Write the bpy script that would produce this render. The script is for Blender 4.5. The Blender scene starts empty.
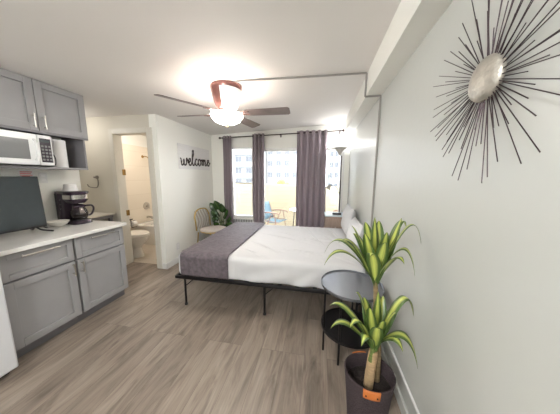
import bpy, bmesh, math, random
from mathutils import Vector, Matrix
random.seed(7)
PI = math.pi
S = bpy.context.scene
COL = S.collection
V = Vector

# ------------------------------------------------------------------ materials
def _mat(name):
    m = bpy.data.materials.new(name); m.use_nodes = True
    nt = m.node_tree
    return m, nt, nt.nodes['Principled BSDF']

def hexc(r, g, b):
    f = lambda c: (c/255/12.92) if c/255 <= .04045 else ((c/255+.055)/1.055)**2.4
    return (f(r), f(g), f(b), 1)

def mat(name, col, rough=.5, metal=0., noise=0., scale=20., bump=0., bscale=60., coat=0., spec=None, stretch=None):
    """plain principled with a little procedural variation of the colour and a bump"""
    m, nt, b = _mat(name)
    c = hexc(*col)
    b.inputs['Base Color'].default_value = c
    b.inputs['Roughness'].default_value = rough
    b.inputs['Metallic'].default_value = metal
    if coat: b.inputs['Coat Weight'].default_value = coat; b.inputs['Coat Roughness'].default_value = .08
    if spec is not None: b.inputs['Specular IOR Level'].default_value = spec
    tc = nt.nodes.new('ShaderNodeTexCoord')
    src = tc.outputs['Object']
    if stretch:
        mp = nt.nodes.new('ShaderNodeMapping'); mp.inputs['Scale'].default_value = stretch
        nt.links.new(src, mp.inputs['Vector']); src = mp.outputs['Vector']
    if noise:
        n = nt.nodes.new('ShaderNodeTexNoise'); n.inputs['Scale'].default_value = scale; n.inputs['Detail'].default_value = 4
        nt.links.new(src, n.inputs['Vector'])
        r = nt.nodes.new('ShaderNodeValToRGB')
        r.color_ramp.elements[0].position = .3; r.color_ramp.elements[1].position = .7
        r.color_ramp.elements[0].color = (c[0]*(1-noise), c[1]*(1-noise), c[2]*(1-noise), 1)
        r.color_ramp.elements[1].color = (min(1, c[0]*(1+noise)), min(1, c[1]*(1+noise)), min(1, c[2]*(1+noise)), 1)
        nt.links.new(n.outputs['Fac'], r.inputs['Fac']); nt.links.new(r.outputs['Color'], b.inputs['Base Color'])
    if bump:
        n2 = nt.nodes.new('ShaderNodeTexNoise'); n2.inputs['Scale'].default_value = bscale; n2.inputs['Detail'].default_value = 3
        nt.links.new(src, n2.inputs['Vector'])
        bp = nt.nodes.new('ShaderNodeBump'); bp.inputs['Strength'].default_value = bump; bp.inputs['Distance'].default_value = .01
        nt.links.new(n2.outputs['Fac'], bp.inputs['Height']); nt.links.new(bp.outputs['Normal'], b.inputs['Normal'])
    return m

def mat_emit(name, col, strength):
    m, nt, b = _mat(name)
    b.inputs['Base Color'].default_value = hexc(*col)
    b.inputs['Emission Color'].default_value = hexc(*col)
    b.inputs['Emission Strength'].default_value = strength
    return m

def mat_glass(name, tint=(1, 1, 1), refl=.06, rough=0.):
    m, nt, b = _mat(name)
    nt.nodes.remove(b)
    out = nt.nodes['Material Output']
    t = nt.nodes.new('ShaderNodeBsdfTransparent'); t.inputs['Color'].default_value = (*tint, 1)
    g = nt.nodes.new('ShaderNodeBsdfGlossy'); g.inputs['Roughness'].default_value = rough
    fr = nt.nodes.new('ShaderNodeFresnel'); fr.inputs['IOR'].default_value = 1.45
    mx = nt.nodes.new('ShaderNodeMixShader')
    nt.links.new(fr.outputs[0], mx.inputs[0]); nt.links.new(t.outputs[0], mx.inputs[1]); nt.links.new(g.outputs[0], mx.inputs[2])
    nt.links.new(mx.outputs[0], out.inputs['Surface'])
    return m

def mat_floor():
    m, nt, b = _mat('oak_vinyl_planks')
    N = nt.nodes; L = nt.links
    tc = N.new('ShaderNodeTexCoord')
    mp = N.new('ShaderNodeMapping'); mp.inputs['Rotation'].default_value = (0, 0, PI/2); mp.inputs['Location'].default_value = (.3, .07, 0)
    L.new(tc.outputs['Object'], mp.inputs['Vector'])
    br = N.new('ShaderNodeTexBrick'); br.inputs['Scale'].default_value = 1; br.inputs['Brick Width'].default_value = 1.22
    br.inputs['Row Height'].default_value = .18; br.inputs['Mortar Size'].default_value = .0008; br.inputs['Bias'].default_value = 0
    br.inputs['Mortar Smooth'].default_value = .2
    br.offset = .37; br.offset_frequency = 3
    br.inputs['Color1'].default_value = (0, 0, 0, 1); br.inputs['Color2'].default_value = (1, 1, 1, 1); br.inputs['Mortar'].default_value = (.5, .5, .5, 1)
    L.new(mp.outputs[0], br.inputs['Vector'])
    # per plank offset of the grain
    sep = N.new('ShaderNodeVectorMath'); sep.operation = 'SCALE'; sep.inputs['Scale'].default_value = 7.
    L.new(br.outputs['Color'], sep.inputs[0])
    add = N.new('ShaderNodeVectorMath'); add.operation = 'ADD'
    L.new(mp.outputs[0], add.inputs[0]); L.new(sep.outputs[0], add.inputs[1])
    st = N.new('ShaderNodeMapping'); st.inputs['Scale'].default_value = (1.0, 5.5, 1); L.new(add.outputs[0], st.inputs['Vector'])
    n1 = N.new('ShaderNodeTexNoise'); n1.inputs['Scale'].default_value = 1.6; n1.inputs['Detail'].default_value = 7; n1.inputs['Roughness'].default_value = .62; n1.inputs['Distortion'].default_value = 1.3
    L.new(st.outputs[0], n1.inputs['Vector'])
    r1 = N.new('ShaderNodeValToRGB'); e = r1.color_ramp.elements
    e[0].position = .26; e[0].color = hexc(92, 81, 73); e[1].position = .76; e[1].color = hexc(160, 148, 136)
    x = e.new(.5); x.color = hexc(141, 128, 116)
    L.new(n1.outputs['Fac'], r1.inputs['Fac'])
    st2 = N.new('ShaderNodeMapping'); st2.inputs['Scale'].default_value = (3, 70, 1); L.new(add.outputs[0], st2.inputs['Vector'])
    n2 = N.new('ShaderNodeTexNoise'); n2.inputs['Scale'].default_value = 1.5; n2.inputs['Detail'].default_value = 4
    L.new(st2.outputs[0], n2.inputs['Vector'])
    r2 = N.new('ShaderNodeValToRGB'); r2.color_ramp.elements[0].position = .3; r2.color_ramp.elements[0].color = (.86, .85, .84, 1)
    r2.color_ramp.elements[1].position = .65; r2.color_ramp.elements[1].color = (1.05, 1.04, 1.03, 1)
    L.new(n2.outputs['Fac'], r2.inputs['Fac'])
    mul = N.new('ShaderNodeMix'); mul.data_type = 'RGBA'; mul.blend_type = 'MULTIPLY'; mul.inputs[0].default_value = 1
    L.new(r1.outputs[0], mul.inputs[6]); L.new(r2.outputs[0], mul.inputs[7])
    # plank to plank tone
    r3 = N.new('ShaderNodeValToRGB'); r3.color_ramp.elements[0].color = (.80, .795, .79, 1); r3.color_ramp.elements[1].color = (1.05, 1.05, 1.05, 1)
    L.new(br.outputs['Color'], r3.inputs['Fac'])
    mul2 = N.new('ShaderNodeMix'); mul2.data_type = 'RGBA'; mul2.blend_type = 'MULTIPLY'; mul2.inputs[0].default_value = 1
    L.new(mul.outputs[2], mul2.inputs[6]); L.new(r3.outputs[0], mul2.inputs[7])
    mx = N.new('ShaderNodeMix'); mx.data_type = 'RGBA'; mx.inputs[7].default_value = hexc(82, 70, 62)
    L.new(br.outputs['Fac'], mx.inputs[0]); L.new(mul2.outputs[2], mx.inputs[6])
    L.new(mx.outputs[2], b.inputs['Base Color'])
    b.inputs['Roughness'].default_value = .42
    bp = N.new('ShaderNodeBump'); bp.inputs['Strength'].default_value = .12; bp.inputs['Distance'].default_value = .003
    L.new(n2.outputs['Fac'], bp.inputs['Height']); L.new(bp.outputs[0], b.inputs['Normal'])
    return m

def mat_tile(name, c1, c2, grout, w, h, rough=.2, rot=None, swap=False):
    m, nt, b = _mat(name); N = nt.nodes; L = nt.links
    tc = N.new('ShaderNodeTexCoord'); mp = N.new('ShaderNodeMapping')
    if rot: mp.inputs['Rotation'].default_value = rot
    L.new(tc.outputs['Object'], mp.inputs['Vector'])
    br = N.new('ShaderNodeTexBrick'); br.inputs['Scale'].default_value = 1; br.inputs['Brick Width'].default_value = w; br.inputs['Row Height'].default_value = h
    br.inputs['Mortar Size'].default_value = .0025; br.inputs['Color1'].default_value = hexc(*c1); br.inputs['Color2'].default_value = hexc(*c2); br.inputs['Mortar'].default_value = hexc(*grout)
    L.new(mp.outputs[0], br.inputs['Vector']); L.new(br.outputs['Color'], b.inputs['Base Color'])
    b.inputs['Roughness'].default_value = rough
    return m

def mat_leaf(name, edge, mid, rough=.35, stripe=.5):
    """leaf with a lengthwise stripe: UV.x runs across the blade"""
    m, nt, b = _mat(name); N = nt.nodes; L = nt.links
    uv = N.new('ShaderNodeUVMap'); sp = N.new('ShaderNodeSeparateXYZ'); L.new(uv.outputs[0], sp.inputs[0])
    s = N.new('ShaderNodeMath'); s.operation = 'SUBTRACT'; s.inputs[1].default_value = .5; L.new(sp.outputs[0], s.inputs[0])
    a = N.new('ShaderNodeMath'); a.operation = 'ABSOLUTE'; L.new(s.outputs[0], a.inputs[0])
    mp = N.new('ShaderNodeMapping'); mp.inputs['Scale'].default_value = (20, 1.0, 1); L.new(uv.outputs[0], mp.inputs['Vector'])
    n = N.new('ShaderNodeTexNoise'); n.inputs['Scale'].default_value = 1.; n.inputs['Detail'].default_value = 2; L.new(mp.outputs[0], n.inputs['Vector'])
    ad = N.new('ShaderNodeMath'); ad.operation = 'MULTIPLY_ADD'; ad.inputs[1].default_value = .42; L.new(n.outputs['Fac'], ad.inputs[0]); L.new(a.outputs[0], ad.inputs[2])
    r = N.new('ShaderNodeValToRGB'); e = r.color_ramp.elements
    e[0].position = stripe*.58; e[0].color = hexc(*mid); e[1].position = stripe; e[1].color = hexc(*edge)
    L.new(ad.outputs[0], r.inputs['Fac']); L.new(r.outputs[0], b.inputs['Base Color'])
    b.inputs['Roughness'].default_value = rough
    return m

M = dict(
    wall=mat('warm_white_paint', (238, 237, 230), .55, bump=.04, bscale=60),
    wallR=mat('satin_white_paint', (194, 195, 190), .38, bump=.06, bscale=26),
    wallB=mat('beige_wall_paint', (205, 199, 186), .6, bump=.1, bscale=45),
    ceil=mat('ceiling_paint', (232, 228, 224), .7, bump=.04, bscale=60),
    trim=mat('white_trim_paint', (228, 227, 224), .35, noise=.02),
    floor=mat_floor(),
    cab=mat('grey_cabinet_paint', (149, 147, 147), .42, noise=.03, scale=6),
    cabD=mat('grey_cabinet_carcass', (122, 119, 122), .5, noise=.03, scale=6),
    quartz=mat('white_quartz', (226, 224, 219), .12, noise=.04, scale=5),
    nickel=mat('brushed_nickel', (196, 190, 182), .28, 1., noise=.05, scale=90),
    chrome=mat('chrome', (205, 200, 195), .12, 1., noise=.02),
    brass=mat('aged_brass', (168, 136, 84), .3, 1., noise=.06),
    white=mat('white_appliance_enamel', (233, 233, 232), .25, noise=.015, scale=8),
    porcelain=mat('porcelain', (238, 233, 224), .12, noise=.01),
    plastic=mat('black_plastic', (26, 25, 28), .3, noise=.1, scale=40),
    plum=mat('dark_plum_plastic', (48, 36, 48), .25, noise=.08, scale=40),
    screen=mat('glossy_dark_screen', (88, 95, 98), .07, .55, noise=.05),
    mwglass=mat('smoky_microwave_window', (128, 128, 128), .15, noise=.05, scale=200),
    iron=mat('black_powdercoat', (24, 21, 23), .42, .3, noise=.1, scale=80),
    tabletop=mat('dark_satin_tabletop', (128, 130, 136), .25, .7, noise=.06, scale=60),
    sheet=mat('white_cotton_sheet', (206, 205, 206), .85, noise=.012, scale=8, bump=.6, bscale=5),
    velvet=mat('grey_crushed_velvet', (97, 88, 93), .6, noise=.28, scale=26, bump=.7, bscale=40),
    curtain=mat('taupe_curtain_cloth', (150, 138, 144), .85, noise=.05, scale=120, bump=.2, bscale=250),
    rod=mat('dark_bronze_rod', (58, 44, 42), .35, .7, noise=.05),
    board=mat('whitewashed_board', (226, 224, 222), .7, noise=.06, scale=4, stretch=(1, 2, 30)),
    script=mat('dark_brown_lettering', (52, 40, 38), .6, noise=.1, scale=50),
    blade=mat('grey_walnut_blade', (118, 103, 99), .4, noise=.15, scale=10),
    rose=mat('rosewood_metal_housing', (128, 88, 82), .2, .6, noise=.06, scale=15),
    gold=mat('gold_metal', (196, 164, 96), .28, 1., noise=.06, scale=50),
    slat=mat('pale_woven_strap', (196, 186, 178), .8, noise=.12, scale=90),
    basket=mat('dark_felt_weave', (64, 52, 55), .95, noise=.3, scale=170, bump=.9, bscale=160),
    leather=mat('tan_leather', (196, 112, 52), .5, noise=.1, scale=30),
    soil=mat('dark_soil', (40, 32, 30), .95, noise=.3, scale=70, bump=1, bscale=80),
    bark=mat('pale_cane_bark', (176, 148, 112), .8, noise=.2, scale=24, bump=.6, bscale=60, stretch=(1, 1, 4)),
    cane=mat('green_cane', (96, 110, 52), .6, noise=.25, scale=30, stretch=(1, 1, 5)),
    corn=mat_leaf('striped_corn_leaf', (78, 102, 50), (196, 203, 104), .35, .5),
    dark=mat_leaf('deep_green_leaf', (44, 70, 34), (84, 112, 50), .22, .3),
    stem=mat('plant_stem', (92, 110, 52), .6, noise=.2),
    pot=mat('grey_ceramic_pot', (120, 116, 112), .4, noise=.06),
    ray=mat('dark_bronze_wire', (66, 52, 56), .4, .6, noise=.08, scale=40),
    hammered=mat('hammered_silver', (188, 182, 172), .45, .7, noise=.16, scale=30, bump=.45, bscale=60),
    wood=mat('grey_brown_wood', (150, 130, 118), .55, noise=.18, scale=6, stretch=(14, 14, 1)),
    bluetop=mat('pale_blue_top', (206, 220, 230), .3, noise=.03),
    glass=mat_glass('window_glass'),
    carafe=mat_glass('carafe_glass', (.72, .68, .68)),
    bowlglow=mat_emit('lit_frosted_glass', (255, 249, 240), 22.),
    shade=mat('frosted_lamp_shade', (178, 172, 166), .4, noise=.02),
    parapet=mat_tile('cream_siding', (138, 129, 108), (135, 126, 105), (118, 106, 83), 3., .115, .7, rot=(PI/2, 0, 0)),
    concrete=mat('balcony_concrete', (206, 200, 190), .8, noise=.06),
    facade=mat('pale_facade', (112, 114, 115), .7, noise=.02),
    facade2=mat('warm_facade', (92, 91, 89), .7, noise=.02),
    bglass=mat('building_glass', (44, 49, 56), .25, noise=.15, scale=.6),
    blueseat=mat('blue_sling_fabric', (66, 90, 100), .6, noise=.06),
    brownarm=mat('brown_tube', (110, 82, 70), .4, .2, noise=.06),
    ygreen=mat('lime_foliage', (140, 150, 8), .6, noise=.2, scale=8),
    tilew=mat_tile('white_wall_tile', (240, 230, 214), (236, 226, 210), (222, 210, 192), .3, .15, .2, rot=(PI/2, 0, PI/2)),
    tilewb=mat_tile('white_wall_tile_back', (240, 230, 214), (236, 226, 210), (222, 210, 192), .3, .15, .2, rot=(PI/2, 0, 0)),
    tilef=mat_tile('beige_floor_tile', (208, 196, 180), (198, 186, 170), (176, 162, 146), .6, .3, .3),
    paper=mat('white_paper', (238, 236, 234), .9, noise=.015, scale=20),
    redlab=mat('red_print', (206, 84, 84), .7, noise=.05),
    grille=mat('dark_vent_gap', (96, 96, 96), .6, noise=.05),
    asphalt=mat('street_ground', (150, 150, 148), .9, noise=.1, scale=.5),
    lampm=mat('dark_lamp_metal', (92, 86, 86), .45, .4, noise=.05),
    casing=mat('door_casing_paint', (208, 203, 192), .4, noise=.02),
    fridge=mat('fridge_enamel', (206, 206, 208), .3, noise=.015, scale=8),
    darkring=mat('dark_nickel', (128, 122, 116), .35, .7, noise=.05),
    bark2=mat('dark_cane_bark', (128, 108, 76), .8, noise=.25, scale=24, bump=.6, bscale=60, stretch=(1, 1, 4)),
    trunkm=mat('tree_bark', (104, 84, 66), .9, noise=.2),
)

# ------------------------------------------------------------------ mesh builder
class MB:
    def __init__(s): s.bm = bmesh.new(); s.uvl = None
    def box(s, x0, x1, y0, y1, z0, z1):
        bm = s.bm
        vs = [bm.verts.new((x, y, z)) for x in (x0, x1) for y in (y0, y1) for z in (z0, z1)]
        for f in ((0, 1, 3, 2), (4, 6, 7, 5), (0, 4, 5, 1), (2, 3, 7, 6), (0, 2, 6, 4), (1, 5, 7, 3)):
            bm.faces.new([vs[i] for i in f])
        return s
    def prism(s, pts, a, b, axis='z'):
        """2D polygon extruded along axis between a and b"""
        bm = s.bm
        def P(u, v, w):
            return {'z': (u, v, w), 'y': (u, w, v), 'x': (w, u, v)}[axis]
        lo = [bm.verts.new(P(u, v, a)) for u, v in pts]; hi = [bm.verts.new(P(u, v, b)) for u, v in pts]
        n = len(pts)
        bm.faces.new(lo); bm.faces.new(hi[::-1])
        for i in range(n): bm.faces.new((lo[i], hi[i], hi[(i+1) % n], lo[(i+1) % n]))
        return s
    def tube(s, pts, r, seg=8, closed=False, cap=True):
        bm = s.bm
        pts = [V(p) for p in pts]; n = len(pts)
        rs = r if isinstance(r, (list, tuple)) else [r]*n
        rings = []; up = None
        for i, p in enumerate(pts):
            if closed: t = pts[(i+1) % n]-pts[i-1]
            else: t = pts[min(i+1, n-1)]-pts[max(i-1, 0)]
            if t.length < 1e-9: t = V((0, 0, 1))
            t.normalize()
            if up is None:
                up = V((0, 0, 1)) if abs(t.z) < .9 else V((1, 0, 0))
            a = t.cross(up)
            if a.length < 1e-4: a = t.cross(V((1, 0, .3)))
            a.normalize(); b = a.cross(t).normalized(); up = b
            rings.append([bm.verts.new(p+(a*math.cos(2*PI*k/seg)+b*math.sin(2*PI*k/seg))*rs[i]) for k in range(seg)])
        m = n if closed else n-1
        for i in range(m):
            A = rings[i]; B = rings[(i+1) % n]
            for k in range(seg): bm.faces.new((A[k], A[(k+1) % seg], B[(k+1) % seg], B[k]))
        if cap and not closed:
            bm.faces.new(rings[0][::-1]); bm.faces.new(rings[-1])
        return s
    def lathe(s, prof, c=(0, 0, 0), seg=32, sx=1, sy=1, M4=None):
        """profile of (r,z), closed at axis when r==0"""
        bm = s.bm; rings = []
        for r, z in prof:
            if r < 1e-6: rings.append([bm.verts.new(V((0, 0, z)))])
            else: rings.append([bm.verts.new(V((r*sx*math.cos(2*PI*k/seg), r*sy*math.sin(2*PI*k/seg), z))) for k in range(seg)])
        for A, B in zip(rings, rings[1:]):
            if len(A) == 1 and len(B) == 1: continue
            for k in range(seg):
                k2 = (k+1) % seg
                if len(A) == 1: bm.faces.new((A[0], B[k2], B[k]))
                elif len(B) == 1: bm.faces.new((A[k], A[k2], B[0]))
                else: bm.faces.new((A[k], A[k2], B[k2], B[k]))
        T = Matrix.Translation(V(c)) @ (M4 if M4 else Matrix.Identity(4))
        for R in rings:
            for v in R: v.co = T @ v.co
        return s
    def grid(s, f, nu, nv, uv=False):
        bm = s.bm
        g = [[bm.verts.new(f(i/nu, j/nv)) for j in range(nv+1)] for i in range(nu+1)]
        if uv and s.uvl is None: s.uvl = bm.loops.layers.uv.new('UVMap')
        for i in range(nu):
            for j in range(nv):
                fc = bm.faces.new((g[i][j], g[i+1][j], g[i+1][j+1], g[i][j+1]))
                if uv:
                    for l, (a, b) in zip(fc.loops, ((i, j), (i+1, j), (i+1, j+1), (i, j+1))):
                        l[s.uvl].uv = (b/nv, a/nu)
        return s
    def build(s, name, material, parent=None, org=None, bevel=0., smooth=True, solid=0., sub=0, seg=2):
        o3 = V(org) if org is not None else (V(parent['_o']) if parent is not None and '_o' in parent else V((0, 0, 0)))
        bmesh.ops.recalc_face_normals(s.bm, faces=s.bm.faces)
        bmesh.ops.translate(s.bm, verts=s.bm.verts, vec=-o3)
        me = bpy.data.meshes.new(name); s.bm.to_mesh(me); s.bm.free()
        me.materials.append(material)
        if smooth:
            me.polygons.foreach_set('use_smooth', [True]*len(me.polygons))
            me.set_sharp_from_angle(angle=math.radians(38))
        ob = bpy.data.objects.new(name, me); COL.objects.link(ob)
        if parent is not None:
            ob.parent = parent
        else:
            ob.location = o3
        ob['_o'] = list(o3)
        if solid:
            md = ob.modifiers.new('Solidify', 'SOLIDIFY'); md.thickness = solid; md.offset = 0
        if bevel:
            md = ob.modifiers.new('Bevel', 'BEVEL'); md.width = bevel; md.segments = seg; md.limit_method = 'ANGLE'; md.angle_limit = math.radians(40)
        if sub:
            md = ob.modifiers.new('Subdivision', 'SUBSURF'); md.levels = sub; md.render_levels = sub
        return ob

def tag(o, label, cat, group=None):
    o['label'] = label; o['category'] = cat
    if group: o['group'] = group
    return o
def thing(name, label, cat, loc, group=None):
    o = bpy.data.objects.new(name, None); COL.objects.link(o)
    o.location = loc; o['_o'] = list(loc); o.empty_display_size = .05
    return tag(o, label, cat, group)
def struct(o):
    o['kind'] = 'structure'; return o
def dup(o, parent=None):
    c = o.copy(); COL.objects.link(c); c.parent = parent
    for ch in list(o.children): dup(ch, c)
    return c
def catmull(pts, n=6, closed=False):
    P = [V(p) for p in pts]; out = []
    m = len(P)
    rng = range(m) if closed else range(m-1)
    for i in rng:
        if closed: a, b, c, d = P[i-1], P[i], P[(i+1) % m], P[(i+2) % m]
        else: a, b, c, d = P[max(i-1, 0)], P[i], P[i+1], P[min(i+2, m-1)]
        for k in range(n):
            t = k/n
            out.append(.5*((2*b)+(c-a)*t+(2*a-5*b+4*c-d)*t*t+(3*b-a-3*c+d)*t**3))
    if not closed: out.append(P[-1])
    return out
def bez(a, b, c, d, t):
    return a*(1-t)**3+b*3*t*(1-t)**2+c*3*t*t*(1-t)+d*t**3

# ------------------------------------------------------------------ room dimensions (metres)
XR = .565            # right wall
XL = -2.30           # wall with the welcome board
YB = 2.71            # wall with the bathroom door
YW = 4.25            # window wall
XK = -2.88           # kitchen wall
YBACK = -1.6
def zc(x):           # ceiling rises a little towards the right wall
    return 2.315 if x <= XL else 2.315+(x-XL)*.050

# ------------------------------------------------------------------ setting
struct(MB().box(-4.2, .75, YBACK-.1, 4.32, -.12, 0).build('floor', M['floor'], smooth=False))
mb = MB()
mb.prism([(-4.3, 2.315), (XL, 2.315), (.75, zc(.75)), (.75, 2.75), (-4.3, 2.75)], YBACK-.1, YW+.12, 'y')
struct(mb.build('ceiling', M['ceil'], smooth=False))
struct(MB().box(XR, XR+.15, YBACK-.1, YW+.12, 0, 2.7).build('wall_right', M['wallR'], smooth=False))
struct(MB().box(XL-.12, XL, YB+.0, YW, 0, 2.5).build('wall_left', M['wall'], smooth=False))
# bathroom door wall with its opening
dx0, dx1, dh = -3.065, -2.45, 2.08
mb = MB(); mb.box(-4.1, dx0, YB, YB+.12, 0, 2.5); mb.box(dx1, XL-.12, YB, YB+.12, 0, 2.5); mb.box(dx0, dx1, YB, YB+.12, dh, 2.5)
struct(mb.build('wall_bathroom', M['wallB'], smooth=False))
struct(MB().box(XK-.1, XK, YBACK, 2.07, 0, 2.5).build('wall_kitchen', M['wall'], smooth=False))
struct(MB().box(-4.1, -4.0, 1.0, YB, 0, 2.5).build('wall_passage', M['wallB'], smooth=False))
struct(MB().box(-4.1, XK-.1, 1.0, 1.1, 0, 2.5).build('wall_passage', M['wallB'], smooth=False))
# wall behind the viewer
mb = MB(); mb.box(-3.0, .75, YBACK-.1, YBACK, 0, 2.7)
struct(mb.build('wall_back', M['wall'], smooth=False))
# ceiling beam above the right wall
struct(MB().box(.427, XR, YBACK, YW, 2.238, 2.6).build('trim_1', M['wall'], smooth=False))
# window wall
wl0, wl1, wz0, wz1 = -1.86, -1.36, .56, 2.06
dl0, dl1, dz1 = -1.20, .47, 2.03
mb = MB()
mb.box(XL-.12, wl0, YW, YW+.14, 0, 2.6); mb.box(wl0, wl1, YW, YW+.14, 0, wz0); mb.box(wl0, wl1, YW, YW+.14, wz1, 2.6)
mb.box(wl1, dl0, YW, YW+.14, 0, 2.6); mb.box(dl0, dl1, YW, YW+.14, dz1, 2.6); mb.box(dl1, .75, YW, YW+.14, 0, 2.6)
struct(mb.build('wall_window', M['wall'], smooth=False))
def frame(mb, x0, x1, z0, z1, y0, y1, w):
    mb.box(x0, x1, y0, y1, z1-w, z1); mb.box(x0, x1, y0, y1, z0, z0+w)
    mb.box(x0, x0+w, y0, y1, z0+w, z1-w); mb.box(x1-w, x1, y0, y1, z0+w, z1-w)
mb = MB(); frame(mb, wl0, wl1, wz0, wz1, YW-.012, YW+.1, .035); mb.box(wl0, wl1, YW+.03, YW+.07, 1.295, 1.32)
w1 = struct(mb.build('window_1', M['trim'], bevel=.003, smooth=False))
MB().box(wl0+.035, wl1-.035, YW+.048, YW+.054, wz0+.035, wz1-.035).build('pane', M['glass'], w1, smooth=False)
mb = MB(); frame(mb, dl0, dl1, 0.005, dz1, YW-.012, YW+.12, .03)
d2 = struct(mb.build('door_2', M['trim'], bevel=.003, smooth=False))
for (a, b, y) in ((dl0+.03, -.28, YW+.03), (-.34, dl1-.03, YW+.075)):
    mb = MB(); frame(mb, a, b, .035, dz1-.03, y, y+.03, .035); lf = mb.build('sash', M['trim'], d2, smooth=False)
    MB().box(a+.035, b-.035, y+.012, y+.018, .07, dz1-.065).build('pane', M['glass'], lf, smooth=False)
# bathroom door casing
mb = MB()
mb.box(dx0-.055, dx0, YB-.015, YB, 0, dh+.055); mb.box(dx1, dx1+.075, YB-.015, YB, 0, dh+.055); mb.box(dx0, dx1, YB-.015, YB, dh, dh+.055)
mb.box(dx0, dx0+.018, YB-.015, YB+.13, 0, dh-.018); mb.box(dx1-.018, dx1, YB-.015, YB+.13, 0, dh-.018); mb.box(dx0, dx1, YB-.015, YB+.13, dh-.018, dh)
d1 = struct(mb.build('door_1', M['casing'], bevel=.003, smooth=False))
for z in (.85, 1.50):
    mb = MB(); mb.box(dx0+.018, dx0+.022, YB+.085, YB+.125, z-.045, z+.045); mb.tube([(dx0+.026, YB+.128, z-.045), (dx0+.026, YB+.128, z+.045)], .007)
    mb.build('hinge', M['brass'], d1)
# baseboards
bbh, bbt = .095, .014
struct(MB().box(XL, XL+bbt, YB-bbt, YW, 0, bbh).build('baseboard_left', M['trim'], bevel=.004))
mb = MB(); mb.box(dx1+.075, XL+bbt, YB-bbt, YB, 0, bbh); mb.box(-4.0, dx0-.055, YB-bbt, YB, 0, bbh)
struct(mb.build('baseboard_bathroom', M['trim'], bevel=.004))
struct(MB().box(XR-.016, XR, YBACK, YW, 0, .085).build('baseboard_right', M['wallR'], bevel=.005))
struct(MB().box(XL, wl0, YW-bbt, YW, 0, bbh).build('baseboard_window', M['trim'], bevel=.004))

# surface raceway low on the right wall
mb = MB(); mb.box(XR-.012, XR, -.9, 3.6, .205, .222)
tag(mb.build('cable_raceway', M['trim'], bevel=.004), 'white plastic cable strip running low along the right wall behind plant', 'cable cover')
# conduit from the fan across the ceiling, over the beam and down the right wall
r = .009
pts = [(-.84, 2.09, zc(-.84)-r), (.417, 2.275, zc(.417)-r), (.417, 2.275, 2.229), (XR-r, 2.27, 2.229), (XR-r, 2.26, .23)]
mb = MB()
for a, b in zip(pts, pts[1:]): mb.tube([a, b], r, 8)
tag(mb.build('wiring_conduit', mat('painted_conduit', (150, 146, 141), .5, noise=.03)), 'thin grey conduit crossing the ceiling, wrapping the beam and dropping down right wall', 'conduit')

# ------------------------------------------------------------------ bathroom
struct(MB().box(-3.9, XL-.12, YB+.12, 4.5, -.1, .004).build('floor', M['tilef'], smooth=False))
XBL, YBB = -3.80, 4.42
struct(MB().box(XBL-.1, XBL, YB+.12, YBB, 0, 2.07).build('wall_bath_left', M['tilew'], smooth=False))
struct(MB().box(XBL-.1, XBL-.02, YB+.12, YBB, 2.07, 2.5).build('wall_bath_left', M['wall'], smooth=False))
struct(MB().box(XBL-.1, XL-.12, YBB, YBB+.1, 0, 2.5).build('wall_bath_back', M['tilewb'], smooth=False))
struct(MB().box(-3.9, XL-.12, YB+.12, 4.5, 2.36, 2.46).build('ceiling', M['ceil'], smooth=False))
# bathtub: outer shell with an inner basin
ty0, ty1, tz = 3.63, YBB-.004, .425
tx0, tx1 = XBL+.003, XL-.125
mb = MB()
def ring_rect(x0, x1, y0, y1, z, r, n=5):
    out = []
    for cx, cy, a0 in ((x1-r, y1-r, 0), (x0+r, y1-r, PI/2), (x0+r, y0+r, PI), (x1-r, y0+r, 1.5*PI)):
        for k in range(n): 
            a = a0+PI/2*k/(n-1); out.append((cx+r*math.cos(a), cy+r*math.sin(a), z))
    return out
def loft(mb, rings, cap0=True, cap1=True):
    R = [[mb.bm.verts.new(p) for p in q] for q in rings]; n = len(R[0])
    for A, B in zip(R, R[1:]):
        for k in range(n): mb.bm.faces.new((A[k], A[(k+1) % n], B[(k+1) % n], B[k]))
    if cap0: mb.bm.faces.new(R[0][::-1])
    if cap1: mb.bm.faces.new(R[-1])
    return mb
loft(mb, [ring_rect(tx0, tx1, ty0+.015, ty1, 0.004, .01), ring_rect(tx0, tx1, ty0+.015, ty1, tz-.05, .01), ring_rect(tx0, tx1, ty0, ty1, tz-.04, .012),
          ring_rect(tx0, tx1, ty0, ty1, tz-.008, .012), ring_rect(tx0+.01, tx1-.01, ty0+.01, ty1-.01, tz, .012), ring_rect(tx0+.07, tx1-.07, ty0+.07, ty1-.06, tz-.004, .12),
          ring_rect(tx0+.09, tx1-.1, ty0+.09, ty1-.08, tz-.05, .12), ring_rect(tx0+.14, tx1-.2, ty0+.13, ty1-.12, .1, .12)])
t = thing('bathtub', 'white bathtub along the far end of the bathroom', 'bathtub', (tx0+.7, (ty0+ty1)/2, .004))
mb.build('tub_shell', M['porcelain'], t)
RX = Matrix.Rotation(PI/2, 4, 'Y')
MB().lathe([(0, 0), (.035, 0), (.033, .012), (0, .016)], (XBL+.096, 3.98, .33), 16, M4=RX).build('overflow_plate', M['nickel'], t)
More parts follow.
